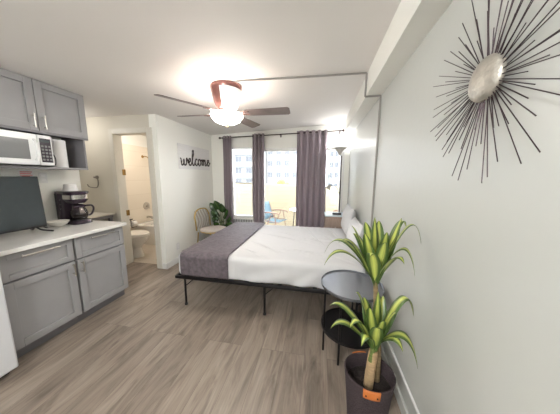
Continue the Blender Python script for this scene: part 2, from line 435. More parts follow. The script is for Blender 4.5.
# shower and tub fittings on the tiled left wall: one plumbing set each
sh = thing('shower', 'brass shower head on a bent arm above the bathtub', 'shower', (XBL, 4.0, 1.86))
MB().lathe([(0, 0), (.032, 0), (.024, .012), (0, .014)], (XBL, 4.0, 1.86), 20, M4=RX).build('escutcheon', M['brass'], sh)
MB().tube(catmull([(XBL, 4.0, 1.86), (XBL+.07, 4.0, 1.865), (XBL+.13, 4.0, 1.84), (XBL+.16, 4.0, 1.80)]), .009).build('arm', M['brass'], sh)
MB().lathe([(0, 0), (.012, 0), (.016, -.02), (.036, -.05), (.036, -.062), (0, -.062)], (XBL+.16, 4.0, 1.805), 20, M4=Matrix.Rotation(.5, 4, 'Y').inverted()).build('spray_head', M['brass'], sh)
sv = thing('shower_valve', 'round nickel mixer valve on the tile above the tub spout', 'valve', (XBL, 3.99, .78))
MB().lathe([(0, 0), (.085, 0), (.08, .012), (.03, .02), (.028, .05), (0, .052)], (XBL, 3.99, .78), 28, M4=RX).build('trim_plate', M['nickel'], sv)
MB().tube([(XBL+.04, 3.99, .78), (XBL+.055, 4.02, .72)], [.013, .008]).build('lever', M['nickel'], sv)
sp = thing('tub_spout', 'nickel tub spout sticking out of the tile above the bathtub', 'spout', (XBL, 3.99, .52))
MB().tube(catmull([(XBL, 3.99, .52), (XBL+.08, 3.99, .525), (XBL+.13, 3.99, .51), (XBL+.14, 3.99, .485)]), [.028]*6+[.026]*6+[.022]*7).build('spout_body', M['nickel'], sp)
# toilet facing +x, tank on the left wall
tl = thing('toilet', 'white toilet with lid down inside the bathroom doorway', 'toilet', (-3.3, 3.06, .004))
cy = 3.06
def oval(cx, a, b, z, n=28): return [(cx+a*math.cos(2*PI*k/n)*(1 if math.cos(2*PI*k/n) > 0 else .8), cy+b*math.sin(2*PI*k/n), z) for k in range(n)]
mb = MB(); loft(mb, [oval(-3.3, .235, .125, .004), oval(-3.3, .23, .118, .03), oval(-3.31, .2, .1, .17), oval(-3.28, .23, .13, .25), oval(-3.24, .26, .175, .33), oval(-3.23, .275, .19, .385)])
mb.build('bowl', M['porcelain'], tl)
mb = MB(); loft(mb, [oval(-3.23, .27, .185, .387), oval(-3.23, .28, .195, .395), oval(-3.23, .28, .195, .412), oval(-3.23, .265, .18, .42)])
st_ = mb.build('seat', M['porcelain'], tl)
mb = MB(); loft(mb, [oval(-3.23, .272, .188, .421), oval(-3.23, .278, .192, .43), oval(-3.23, .27, .185, .442), oval(-3.23, .2, .13, .448)])
mb.build('lid', M['porcelain'], tl)
MB().box(XBL+.01, XBL+.19, cy-.2, cy+.2, .39, .72).build('tank', M['porcelain'], tl, bevel=.02)
MB().box(XBL+.005, XBL+.2, cy-.21, cy+.21, .72, .755).build('tank_lid', M['porcelain'], tl, bevel=.01)
MB().box(XBL+.05, XBL+.25, cy-.1, cy+.1, .2, .392).build('tank_support', M['porcelain'], tl, bevel=.02)
# paper holder with two rolls
ph = thing('toilet_paper_holder', 'dark wire toilet paper holder on the tiled wall past the toilet', 'paper holder', (XBL, 3.55, .47))
mb = MB(); mb.box(XBL, XBL+.006, 3.49, 3.61, .54, .56); mb.tube(catmull([(XBL+.006, 3.49, .55), (XBL+.07, 3.49, .55), (XBL+.09, 3.49, .5), (XBL+.09, 3.49, .40)]), .005, 6)
mb.tube([(XBL+.09, 3.49, .40), (XBL+.09, 3.61, .40)], .005, 6); mb.tube([(XBL+.07, 3.49, .53), (XBL+.07, 3.61, .53)], .005, 6)
mb.build('wire_frame', M['iron'], ph)
RXX = Matrix.Rotation(-PI/2, 4, 'X')
def roll(z, nm, lab):
    mb = MB(); mb.lathe([(.02, 0), (.053, 0), (.055, .004), (.055, .096), (.053, .1), (.02, .1), (.02, 0)], (XBL+.08, 3.50, z), 24, M4=RXX)
    return tag(mb.build(nm, M['paper'], org=(XBL+.08, 3.55, z)), lab, 'toilet paper')
roll(.47, 'toilet_paper_roll', 'white toilet paper roll held in the dark wire holder past the toilet')

# towel ring on the door wall
tr = thing('towel_ring', 'open brushed nickel towel ring on the beige wall beside bathroom door', 'towel ring', (-3.43, YB, 1.42))
MB().lathe([(0, 0), (.028, 0), (.026, .01), (.012, .014), (.012, .05), (0, .052)], (-3.43, YB, 1.42), 20, M4=Matrix.Rotation(PI/2, 4, 'X')).build('mount', M['darkring'], tr)
mb = MB(); mb.tube(catmull([(-3.43, YB-.045, 1.415), (-3.375, YB-.045, 1.40), (-3.37, YB-.045, 1.32), (-3.40, YB-.045, 1.265), (-3.48, YB-.045, 1.26), (-3.555, YB-.045, 1.275), (-3.575, YB-.045, 1.31)]), .007, 8)
mb.build('ring', M['darkring'], tr)
# ledge in the passage behind the kitchen wall
lg = thing('console_table', 'narrow pale console with thin top in the passage behind the counter', 'console', (-3.5, 2.4, 0))
MB().box(-3.99, -3.14, 2.12, YB-.02, .845, .862).build('top', M['wallB'], lg, bevel=.003)
mb = MB(); mb.box(-3.97, -3.17, 2.14, YB-.03, .80, .845); mb.build('apron', M['cabD'], lg, bevel=.003)
for x in (-3.94, -3.2):
    for y in (2.16, YB-.06): MB().box(x-.02, x+.02, y-.02, y+.02, 0, .80).build('leg', M['cabD'], lg)

# ------------------------------------------------------------------ kitchen
XF = -2.23   # cabinet face
def shaker(mb_, x, y0, y1, z0, z1, rail=.058, th=.02, rec=.013):
    """door slab whose front lies at x: frame and recessed panel in one mesh"""
    mb_.box(x-th, x, y0, y0+rail, z0, z1); mb_.box(x-th, x, y1-rail, y1, z0, z1)
    mb_.box(x-th, x, y0+rail, y1-rail, z0, z0+rail); mb_.box(x-th, x, y0+rail, y1-rail, z1-rail, z1)
    mb_.box(x-th, x-rec, y0+rail, y1-rail, z0+rail, z1-rail)
def bar_handle(parent, x, a, b):
    mb = MB(); a = V(a); b = V(b); d = (b-a).normalized()*.018
    mb.tube([a+V((.03, 0, 0)), b+V((.03, 0, 0))], .0055, 10)
    for p in (a+d, b-d): mb.tube([p, p+V((.03, 0, 0))], .0045, 8)
    return mb.build('handle', M['nickel'], parent)
def base_cabinet(y0, y1, label, hside):
    c = thing('base_cabinet', label, 'cabinet', ((XF+XK)/2, (y0+y1)/2, 0), 'grey base cabinets')
    MB().box(XK+.005, XF-.021, y0, y1, .10, .875).build('body', M['cabD'], c, bevel=.002, smooth=False)
    MB().box(XK+.005, XF-.08, y0, y1, 0.002, .10).build('toe_kick', M['cabD'], c, smooth=False)
    mb = MB(); shaker(mb, XF, y0+.008, y1-.008, .665, .868, .045); d = mb.build('drawer', M['cab'], c, bevel=.002, smooth=False)
    ym = (y0+y1)/2; bar_handle(d, XF, (XF, ym-.12, .835), (XF, ym+.12, .835))
    mb = MB(); shaker(mb, XF, y0+.008, y1-.008, .112, .648); d = mb.build('door', M['cab'], c, bevel=.002, smooth=False)
    yh = y1-.035 if hside > 0 else y0+.035
    bar_handle(d, XF, (XF, yh, .52), (XF, yh, .635))
    return c
base_cabinet(1.0, 1.478, 'grey base cabinet below the television, next to the white fridge', 1)
base_cabinet(1.484, 1.985, 'grey base cabinet below the coffee maker, nearest the bathroom', -1)
tag(MB().box(XK+.002, -2.19, .985, 2.0, .877, .912).build('countertop', M['quartz'], org=(-2.5, 1.5, .877), bevel=.004), 'white quartz countertop over the grey base cabinets', 'countertop')
# refrigerator
fr = thing('refrigerator', 'white refrigerator standing at the near end of the kitchen counter', 'refrigerator', (-2.45, .62, 0))
MB().box(-2.8, -2.175, .31, .965, .02, 1.62).build('body', M['fridge'], fr, bevel=.01)
MB().box(-2.17, -2.112, .31, .965, .06, 1.08).build('door', M['fridge'], fr, bevel=.012)
f2 = MB().box(-2.17, -2.112, .31, .965, 1.095, 1.62).build('freezer_door', M['fridge'], fr, bevel=.012)
MB().box(-2.112, -2.08, .35, .375, 1.15, 1.45).build('handle', M['fridge'], f2, bevel=.008)
MB().box(-2.75, -2.2, .33, .95, 0, .02).build('foot_rail', M['plastic'], fr)
# upper cabinet with open shelf below
XU = -2.57
uc = thing('upper_cabinet', 'grey two door wall cabinet with an open shelf above the counter', 'cabinet', (-2.72, 1.56, 1.5))
uy0, uy1 = 1.14, 1.985
mb = MB(); mb.box(XK+.003, XU-.021, uy0, uy1, 1.86, zc(-3)-.003)
mb.build('body', M['cabD'], uc, smooth=False)
mb = MB(); mb.box(XK+.003, XU-.004, uy0, uy1-.035, 1.508, 1.528)
mb.build('shelf', M['cab'], uc, bevel=.002, smooth=False)
MB().box(XK+.003, XU-.01, uy1-.053, uy1-.035, 1.528, 1.86).build('side_panel', M['cabD'], uc, smooth=False)
MB().box(XK+.003, XU-.01, uy0, uy0+.018, 1.528, 1.86).build('side_panel', M['cabD'], uc, smooth=False)
MB().box(XK+.003, XU-.05, 1.615, 1.633, 1.528, 1.86).build('divider', M['cabD'], uc, smooth=False)
MB().box(XU-.03, XU-.004, uy0, uy1, 1.835, 1.862).build('light_rail', M['cabD'], uc, smooth=False)
for (a, b, hy) in ((uy0+.004, 1.562, 1.527), (1.567, uy1-.002, 1.603)):
    mb = MB(); shaker(mb, XU, a, b, 1.855, zc(-3)-.006, .06); d = mb.build('door', M['cab'], uc, bevel=.002, smooth=False)
    bar_handle(d, XU, (XU, hy, 1.875), (XU, hy, 2.0))
# microwave on the shelf
mw = thing('microwave', 'white microwave with grey window on the open shelf', 'microwave', (-2.7, 1.36, 1.53))
my0, my1, mz0, mz1 = 1.165, 1.60, 1.531, 1.81
xm = -2.50
MB().box(XK+.02, xm-.03, my0, my1, mz0+.008, mz1).build('body', M['white'], mw, bevel=.006)
d = MB().box(xm-.03, xm, my0, my1-.105, mz0+.008, mz1).build('door', M['white'], mw, bevel=.008)
MB().box(xm-.005, xm+.001, my0+.03, my1-.165, mz0+.055, mz1-.055).build('window', M['mwglass'], d, bevel=.01)
MB().tube(catmull([(xm, my1-.132, mz0+.05), (xm+.028, my1-.132, mz0+.085), (xm+.028, my1-.132, mz1-.085), (xm, my1-.132, mz1-.05)]), .009).build('handle', M['white'], d)
p = MB().box(xm-.03, xm, my1-.103, my1, mz0+.008, mz1).build('control_panel', M['white'], mw, bevel=.006)
MB().box(xm-.002, xm+.001, my1-.092, my1-.012, mz0+.035, mz1-.03).build('keypad', M['plum'], p)
for i in range(5):
    for j in range(3):
        y = my1-.085+j*.026; z = mz0+.05+i*.03
        MB().box(xm, xm+.002, y, y+.018, z, z+.018).build('button', M['mwglass'], p, bevel=.001)
MB().box(xm, xm+.002, my1-.085, my1-.02, mz1-.065, mz1-.042).build('display', M['screen'], p)
for y in (my0+.05, my1-.05): MB().box(XK+.06, xm-.05, y-.015, y+.015, mz0-.003, mz0+.009).build('foot', M['plastic'], mw)
MB().tube(catmull([(xm-.06, my1, mz0+.12), (xm-.03, my1+.018, mz0+.11), (xm-.01, my1+.016, mz0+.05), (xm-.05, my1+.012, mz0+.004), (XK+.08, my1+.012, mz0+.006)]), .004, 6).build('cord', M['plastic'], mw)
# paper towel pack in the right compartment
pt = thing('paper_towel_roll', 'white paper towel roll standing in the right compartment of the shelf', 'paper towels', (-2.73, 1.76, 1.528))
MB().lathe([(.02, 0), (.066, 0), (.068, .004), (.068, .276), (.066, .28), (.02, .28), (.02, 0)], (-2.70, 1.765, 1.529), 28).build('paper', M['paper'], pt, org=(-2.73, 1.76, 1.528))
MB().lathe([(.018, .001), (.02, .001), (.02, .28), (.018, .28), (.018, .001)], (-2.70, 1.765, 1.529), 20).build('core', M['wood'], pt)

# television
tv = thing('television', 'black flat television on small feet standing on the counter', 'television', (-2.62, 1.28, .912))
ty0_, ty1_ = 1.035, 1.535
def leanx(z): return -2.605-(z-.95)*.05
mb = MB(); mb.prism([(leanx(.955), .955), (leanx(1.435), 1.435), (leanx(1.435)-.03, 1.435), (leanx(.955)-.05, .955)], ty0_, ty1_, 'y')
mb.build('housing', M['plastic'], tv, bevel=.004)
mb = MB(); mb.prism([(leanx(.978)+.001, .978), (leanx(1.425)+.001, 1.425), (leanx(1.425)-.002, 1.425), (leanx(.978)-.002, .978)], ty0_+.01, ty1_-.012, 'y')
mb.build('screen', M['screen'], tv)
for y in (1.10, 1.46):
    mb = MB(); mb.tube(catmull([(-2.50, y+.05, .920), (-2.58, y+.012, .935), (-2.63, y, .965), (-2.68, y+.01, .935), (-2.76, y+.04, .920)]), .008, 8)
    mb.build('foot', M['plastic'], tv)
tag(MB().tube(catmull([(-2.66, 1.50, .99), (-2.68, 1.56, .93), (-2.72, 1.60, .918), (-2.80, 1.62, .918), (-2.86, 1.61, .95), (XK+.004, 1.60, 1.0)]), .004, 6).build('power_cord', M['plastic']), 'black power cord curling behind the television on the counter', 'cord')
# wall plates and label behind the television
op = thing('wall_outlet', 'white outlet plate on the kitchen wall above the coffee maker', 'outlet', (XK, 1.72, 1.42))
MB().box(XK, XK+.007, 1.685, 1.755, 1.365, 1.475).build('plate', M['trim'], op, bevel=.003)
for z in (1.40, 1.44): MB().box(XK+.006, XK+.010, 1.703, 1.737, z-.014, z+.014).build('socket', M['paper'], op, bevel=.002)
lb = thing('notice_label', 'small red and white printed notice on wall above the television', 'label', (XK, 1.60, 1.48))
MB().box(XK, XK+.002, 1.54, 1.65, 1.425, 1.495).build('card', M['paper'], lb)
mb = MB()
for (z, a, b) in ((1.478, 1.55, 1.64), (1.462, 1.55, 1.63), (1.446, 1.55, 1.64), (1.434, 1.56, 1.62)): mb.box(XK+.002, XK+.003, a, b, z-.004, z+.004)
mb.build('print', M['redlab'], lb)
# coffee maker
cx_, cy_ = -2.70, 1.855
cm = thing('coffee_maker', 'dark drip coffee maker with a chrome band and glass carafe on counter', 'coffee maker', (cx_, cy_, .912))
z0 = .912
mb = MB(); loft(mb, [ring_rect(cx_-.15, cx_+.13, cy_-.09, cy_+.09, z0, .06), ring_rect(cx_-.15, cx_+.13, cy_-.09, cy_+.09, z0+.028, .06), ring_rect(cx_-.14, cx_+.12, cy_-.08, cy_+.08, z0+.036, .06)])
mb.build('base', M['plum'], cm)
MB().lathe([(0, 0), (.068, 0), (.066, .006), (0, .007)], (cx_+.045, cy_, z0+.036), 28).build('warming_plate', M['iron'], cm)
mb = MB(); loft(mb, [ring_rect(cx_-.15, cx_-.05, cy_-.088, cy_+.088, z0+.03, .03), ring_rect(cx_-.15, cx_-.05, cy_-.088, cy_+.088, z0+.30, .03)])
mb.build('water_tank', M['plum'], cm)
mb = MB(); loft(mb, [ring_rect(cx_-.06, cx_+.10, cy_-.06, cy_+.06, z0+.205, .055), ring_rect(cx_-.07, cx_+.115, cy_-.085, cy_+.085, z0+.235, .06), ring_rect(cx_-.07, cx_+.115, cy_-.088, cy_+.088, z0+.30, .06)])
mb.build('brew_basket', M['plum'], cm)
mb = MB(); loft(mb, [ring_rect(cx_-.068, cx_+.119, cy_-.091, cy_+.091, z0+.248, .06), ring_rect(cx_-.068, cx_+.119, cy_-.091, cy_+.091, z0+.288, .06)])
mb.build('band', M['chrome'], cm)
mb = MB(); loft(mb, [ring_rect(cx_-.152, cx_+.118, cy_-.091, cy_+.091, z0+.30, .05), ring_rect(cx_-.152, cx_+.118, cy_-.091, cy_+.091, z0+.318, .05), ring_rect(cx_-.14, cx_+.105, cy_-.08, cy_+.08, z0+.325, .05)])
mb.build('lid', M['plum'], cm)
for y in (-.03, 0, .03): MB().box(cx_-.06, cx_-.052, cy_-.096, cy_-.088, z0+.19+y*1.5, z0+.2+y*1.5).build('level_mark', M['plastic'], cm)
cf = MB().lathe([(.055, 0), (.07, .02), (.074, .055), (.066, .09), (.05, .118), (.048, .128)], (cx_+.045, cy_, z0+.044), 28).build('carafe', M['carafe'], cm)
MB().lathe([(.049, .118), (.054, .118), (.056, .14), (.03, .15), (0, .152)], (cx_+.045, cy_, z0+.044), 28).build('carafe_lid', M['plum'], cf)
MB().tube(catmull([(cx_+.085, cy_+.03, z0+.175), (cx_+.12, cy_+.075, z0+.175), (cx_+.13, cy_+.085, z0+.14), (cx_+.115, cy_+.072, z0+.09), (cx_+.098, cy_+.052, z0+.075)]), .009, 8).build('carafe_handle', M['plum'], cf)
cm.scale = (1.04, 1.04, 1.12)
MB().lathe([(0, .002), (.066, .02), (.0715, .05), (0, .05)], (cx_+.045, cy_, z0+.045), 28).build('coffee', mat('black_coffee', (52, 40, 40), .1, noise=.05), cf)
fl = thing('coffee_filter_stack', 'white stack of paper coffee filters upside down on the coffee maker', 'coffee filters', (cx_-.02, cy_-.01, z0+.365))
prof = [(0.0, .075), (.045, .075), (.052, .07), (.062, 0), (.058, 0), (.048, .066), (0, .07)]
MB().lathe([(r_*(1+.02*(i % 2)), z_) for i, (r_, z_) in enumerate(prof)], (cx_-.02, cy_-.01, z0+.365), 36).build('filters', M['paper'], fl)
pl = thing('bowl', 'white bowl on counter between television and coffee maker', 'bowl', (-2.74, 1.66, .912))
MB().lathe([(0, .002), (.035, 0), (.04, .004), (.072, .026), (.092, .056), (.089, .058), (.068, .029), (.035, .008), (0, .007)], (-2.70, 1.68, .912), 32).build('bowl_shell', M['porcelain'], pl)
# outlet on the welcome wall
op2 = thing('wall_outlet', 'white outlet plate low on wall beneath the welcome board', 'outlet', (XL, 2.99, .28))
MB().box(XL, XL+.007, 2.955, 3.025, .225, .335).build('plate', M['trim'], op2, bevel=.003)
for z in (.26, .30): MB().box(XL+.006, XL+.010, 2.973, 3.007, z-.014, z+.014).build('socket', M['paper'], op2, bevel=.002)

# ------------------------------------------------------------------ welcome board
sg = thing('welcome_sign', 'whitewashed wooden board with dark script lettering on the left wall', 'sign', (XL, 3.62, 1.78))
MB().box(XL, XL+.018, 3.13, 4.115, 1.57, 1.985).build('board', M['board'], sg, bevel=.002)
word = [[(0, .95), (.12, .75), (.16, .2), (.33, 0), (.52, .3), (.58, .85), (.63, .2), (.82, 0), (1.02, .35), (1.05, .95), (1.2, .85), (1.3, .55), (1.36, .32), (1.62, .48), (1.78, .8), (1.65, 1.0), (1.47, .75), (1.47, .25), (1.68, 0), (1.95, .3), (2.28, 1.2), (2.42, 1.95), (2.3, 2.2), (2.17, 1.7), (2.13, .45), (2.3, 0), (2.52, .2), (2.72, .65)],
        [(3.08, .8), (2.98, 1.0), (2.78, .85), (2.68, .4), (2.85, .02), (3.1, .12), (3.3, .45)],
        [(3.72, .9), (3.5, .98), (3.33, .55), (3.45, .05), (3.72, .1), (3.88, .5), (3.72, .92), (3.95, .8), (4.1, .85)],
        [(4.08, .98), (4.16, .8), (4.15, .02), (4.22, .55), (4.4, .98), (4.52, .75), (4.5, .02), (4.58, .55), (4.76, .98), (4.9, .7), (4.9, .2), (5.02, 0), (5.2, .25), (5.32, .38), (5.58, .5), (5.74, .8), (5.6, 1.0), (5.42, .75), (5.42, .25), (5.62, 0), (5.9, .3), (6.05, .6)]]
mb = MB()
for st in word:
    pts = catmull([(XL+.022, 3.16+p[0]*.158, 1.63+p[1]*.125+p[0]*.004) for p in st], 7)
    k = len(pts)
    mb.tube(pts, [.0105-.0025*math.cos(j*.9) for j in range(k)], 8)
mb.build('lettering', M['script'], sg)

# ------------------------------------------------------------------ ceiling fan
fx, fy = -.995, 2.2; fz = zc(fx)
fan = thing('ceiling_fan', 'low ceiling fan with walnut blades and a lit frosted glass bowl', 'ceiling fan', (fx, fy, fz))
hb = 2.145
MB().lathe([(0, fz), (.165, fz), (.168, fz-.02), (.162, fz-.04), (.15, fz-.09), (.128, fz-.16), (.105, fz-.205), (.085, hb), (0, hb)], (fx, fy, 0), 40).build('motor_housing', M['rose'], fan)
prof = [(.164, fz-.045), (.1525, fz-.09), (.1305, fz-.16), (.1075, fz-.205), (.0875, hb+.003)]  # window glare on the brown housing, put in as a white shell
def fglare(u, v):
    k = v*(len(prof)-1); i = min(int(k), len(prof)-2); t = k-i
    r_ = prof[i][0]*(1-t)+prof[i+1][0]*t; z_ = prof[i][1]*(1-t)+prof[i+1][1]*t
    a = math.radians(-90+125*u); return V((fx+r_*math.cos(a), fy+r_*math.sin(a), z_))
mb = MB(); mb.grid(fglare, 24, 12); o_ = mb.build('side_panel', M['white'], fan, solid=.003); o_['label'] = 'white window glare modelled on the fan housing'
MB().lathe([(0, hb), (.09, hb), (.1, hb-.012), (.1, hb-.03), (.07, hb-.04), (0, hb-.04)], (fx, fy, 0), 32).build('switch_housing', M['rose'], fan)
bowl_top = hb-.042
MB().lathe([(.165, 0), (.168, -.006), (.16, -.03), (.135, -.06), (.09, -.085), (.04, -.097), (0, -.1)], (fx, fy, bowl_top), 40).build('glass_bowl', M['bowlglow'], fan, solid=.004)
MB().lathe([(0, 0), (.015, 0), (.013, -.01), (.006, -.014), (.009, -.024), (0, -.032)], (fx, fy, bowl_top-.1), 16).build('finial', M['brass'], fan)
for ang, r0, R, pitch, dz in ((-124, .12, .68, 13, .01), (180, .12, .565, 13, -.005), (76, .12, .62, 13, .0), (1, .12, .68, 13, .0)):
    a = math.radians(ang); u = V((math.cos(a), math.sin(a), 0)); w = V((-math.sin(a), math.cos(a), 0))
    w2 = (w*math.cos(math.radians(pitch))+V((0, 0, -1))*math.sin(math.radians(pitch))).normalized()
    c0 = V((fx, fy, 2.115+dz)); nrm = u.cross(w2)
    def outline(s):
        # half width along the blade
        if s < .05: return .045+.012*(s/.05)
        if s > .96: return .066*math.sqrt(max(0, 1-((s-.96)/.04)**2)*.5+.5)
        return .057+.009*s
    mb = MB(); n = 24; L = R-.2
    rt = []; rb = []
    for i in range(n+1):
        s_ = i/n; hw = outline(s_); c = c0+u*(.2+L*s_)
        rt.append((mb.bm.verts.new(c+w2*hw+nrm*.003), mb.bm.verts.new(c-w2*hw+nrm*.003))); rb.append((mb.bm.verts.new(c+w2*hw-nrm*.003), mb.bm.verts.new(c-w2*hw-nrm*.003)))
    for i in range(n):
        A, B, C_, D_ = rt[i], rt[i+1], rb[i], rb[i+1]
        mb.bm.faces.new((A[0], B[0], B[1], A[1])); mb.bm.faces.new((C_[0], C_[1], D_[1], D_[0]))
        mb.bm.faces.new((A[0], C_[0], D_[0], B[0])); mb.bm.faces.new((A[1], B[1], D_[1], C_[1]))
    mb.bm.faces.new((rt[0][0], rt[0][1], rb[0][1], rb[0][0])); mb.bm.faces.new((rt[n][0], rb[n][0], rb[n][1], rt[n][1]))
    bl = mb.build('blade', M['blade'], fan, smooth=False)
    mb = MB()
    for q in (-.028, .028):
        mb.tube([c0+u*.09+V((0, 0, -.0)), c0+u*.15+w2*q*.6-nrm*.004, c0+u*.25+w2*q-nrm*.006], .006, 6)
    mb.build('bracket', M['rose'], bl)

# ------------------------------------------------------------------ curtains, rod
def rodz(x): return 2.232+(x+2.03)*.030
RY = 4.15
rd = thing('curtain_rod', 'dark bronze curtain rod across the top of the window wall', 'curtain rod', (-.8, RY, 2.26))
MB().tube([(-2.02, RY, rodz(-2.02)), (.385, RY, rodz(.385))], .0095, 10).build('pole', M['rod'], rd)
for x, sgn in ((-2.02, -1), (.385, 1)):
    MB().lathe([(0, 0), (.012, .0), (.012, .012), (.02, .02), (.022, .036), (.014, .05), (0, .054)], (x, RY, rodz(x)), 16, M4=Matrix.Rotation(sgn*PI/2, 4, 'Y')).build('finial', M['rod'], rd)
for x in (-1.995, -.78, .36):
    mb = MB(); mb.box(x-.012, x+.012, YW-.006, YW, rodz(x)-.04, rodz(x)+.02); mb.tube([(x, YW-.004, rodz(x)-.012), (x, RY, rodz(x)-.014)], .005, 6)
    mb.build('bracket', M['rod'], rd)
def curtain(x0, x1, folds, amp, label, lean=0, seed=0):
    rnd = random.Random(seed); ph = [rnd.uniform(-.35, .35) for _ in range(folds+2)]
    xm = (x0+x1)/2
    c = thing('curtain', label, 'curtain', (xm, RY, .02), 'taupe grommet curtains')
    def f(u, v):
        z = .025+v*(rodz(xm)+.035-.025)
        k = u*folds; i = int(min(k, folds-.001))
        x = x0+(x1-x0)*u+lean*(1-v)*(.3+.7*u)
        ph_ = math.sin(2*PI*(k+.12*(1-v)*ph[i]))
        y = RY+amp*ph_*(1-.1*v)+.012*math.sin(7*v+seed)*(1-v)
        x += .008*math.sin(3*v*PI+i)*(1-v)
        return V((x, y, z))
    mb = MB(); mb.grid(f, folds*14, 14); mb.build('cloth', M['curtain'], c, solid=.004)
    for k in range(folds*2):
        u = (k+.5)/(folds*2); k_ = u*folds
        x = x0+(x1-x0)*(k/(folds*2))
        if k == 0: continue
        z = rodz(x)
        mb = MB(); mb.tube([(x, RY+.024*math.cos(t_*2*PI/16)*0+0, z) if False else (x+.0*t_, RY+.021*math.cos(t_*2*PI/14), z+.021*math.sin(t_*2*PI/14)) for t_ in range(14)], .004, 6, closed=True)
        mb.build('grommet', M['nickel'], c)
    return c
curtain(-1.985, -1.80, 3, .035, 'narrow taupe curtain bunched at the left end of the rod, beside left window', .0, 1)
curtain(-1.345, -1.10, 3, .045, 'taupe curtain bunched between left window and glass balcony door', .0, 2)
curtain(-.445, .125, 5, .042, 'wide taupe curtain spread across the right side of the balcony door', .02, 3)
# wall heater below the left window
ht = thing('wall_air_conditioner', 'white louvered air conditioner unit under the left window', 'air conditioner', (-1.62, YW-.03, .2))
MB().box(-1.86, -1.36, YW-.06, YW-.001, .16, .545).build('casing', M['trim'], ht, bevel=.008)
for i in range(12):
    x = -1.83+i*.038
    MB().box(x, x+.026, YW-.062, YW-.055, .44, .525).build('louver', M['grille'], ht)

# ------------------------------------------------------------------ bed
bx0, bx1, by0, by1 = -1.545, .47, 1.94, 3.50
bf = thing('bed', 'black metal platform bed frame on thin legs', 'bed', (-.53, 2.72, 0))
mb = MB(); zr = .335
for y in (by0, (by0+by1)/2, by1): mb.box(bx0, bx1, y-.015, y+.015, zr-.017, zr+.015)
for x in (bx0+.012, bx1-.012): mb.box(x-.015, x+.015, by0, by1, zr-.017, zr+.015)
mb.build('rails', M['iron'], bf, bevel=.004)
mb = MB()
for i in range(11):
    x = bx0+.12+i*(bx1-bx0-.24)/10
    mb.box(x-.02, x+.02, by0, by1, zr+.003, zr+.0149)
mb.build('slats', M['iron'], bf)
for x in (-1.44, -.52, .40):
    for y in (by0+.01, (by0+by1)/2, by1-.01):
        lg_ = MB().tube([(x, y, .012), (x, y, zr-.015)], .0125, 10).build('leg', M['iron'], bf)
        MB().lathe([(0, 0), (.017, 0), (.016, .02), (.0125, .024), (0, .024)], (x, y, 0), 14).build('foot_cap', M['plastic'], lg_)
        dy = .0
        sgn = 1
        MB().tube([(x, y, .225), (x+.115*sgn, y+(.02 if y < 2.5 else -.02), zr-.012)], .006, 8).build('brace', M['iron'], bf)
# mattress with its sheet
CREASE = [(-.85, 2.55, -.35, 2.15, .014, .026), (-.8, 2.95, .05, 2.55, .012, .024), (-.45, 2.35, .35, 2.2, .012, .022), (-.2, 3.4, .1, 2.5, .012, .022),
          (-.6, 3.1, -.1, 2.75, .010, .020), (.0, 3.3, .38, 2.5, .012, .022), (-.3, 2.8, .3, 2.75, .011, .020), (.1, 2.3, .42, 2.02, .011, .024), (-.85, 2.25, -.5, 2.03, .010, .024), (-.1, 2.15, .2, 2.0, .010, .022), (.2, 3.4, .3, 2.9, .010, .02)]
def softbox(x0, x1, y0, y1, z0, z1, r, nx, ny, wr, seed):
    mb = MB(); rnd = random.Random(seed)
    bm = mb.bm
    P = {}
    from mathutils import noise as NZ
    def pt(i, j, k, nz):
        x = x0+(x1-x0)*i/nx; y = y0+(y1-y0)*j/ny; z = z0+(z1-z0)*k/nz
        # round the box towards its edges
        cx = min(max(x, x0+r), x1-r); cyy = min(max(y, y0+r), y1-r); cz = min(max(z, z0+r*.6), z1-r)
        d = V((x-cx, y-cyy, z-cz))
        if d.length > 1e-9:
            d = d.normalized()*min(d.length, r); p = V((cx, cyy, cz))+d
        else: p = V((x, y, z))
        n = NZ.fractal(V((x*2.2, y*2.2, z*3+seed)), 1, 2, 3)*wr
        ridg = wr*1.6*max(0, NZ.noise(V((x*1.1+y*2.8, y*1.6-x*2.3+seed, z*2)))-.12)
        if k > 0:
            p.z += n*.8+ridg
            for (ax, ay, bx, by, hh, ww) in CREASE:
                ex, ey = bx-ax, by-ay; L2 = ex*ex+ey*ey
                t = max(0, min(1, ((x-ax)*ex+(y-ay)*ey)/L2))
                dd = math.hypot(x-ax-t*ex, y-ay-t*ey)
                if dd < ww*3: p.z += 1.25*hh*math.sin(PI*min(1, t*.9+.08))*(math.exp(-(dd/ww/.7)**2)-.5*math.exp(-((dd-ww*.9)/ww/.5)**2))
        if y < y0+.02 and x > -.86: p.y += n*.8+wr*1.8*min(1, (x+.86)*6)*math.sin(x*17-z*30+3*NZ.noise(V((x*2, 0, 0))))*(1-k/nz)
        return p
    nz = 10
    for i in range(nx+1):
        for j in range(ny+1):
            for k in range(nz+1):
                if i in (0, nx) or j in (0, ny) or k in (0, nz): P[i, j, k] = bm.verts.new(pt(i, j, k, nz))
    def q(a, b, c, d): bm.faces.new((P[a], P[b], P[c], P[d]))
    for i in range(nx):
        for j in range(ny):
            for k in (0, nz): q((i, j, k), (i+1, j, k), (i+1, j+1, k), (i, j+1, k))
    for i in range(nx):
        for k in range(nz):
            for j in (0, ny): q((i, j, k), (i+1, j, k), (i+1, j, k+1), (i, j, k+1))
    for j in range(ny):
        for k in range(nz):
            for i in (0, nx): q((i, j, k), (i, j+1, k), (i, j+1, k+1), (i, j, k+1))
    return mb
MT = .602
mb = softbox(-1.535, .47, 1.955, 3.535, .351, MT, .055, 150, 116, .007, 3)
tag(mb.build('mattress', M['sheet'], org=(-.53, 2.74, .351), sub=0), 'white sheeted mattress on the black bed frame', 'mattress')
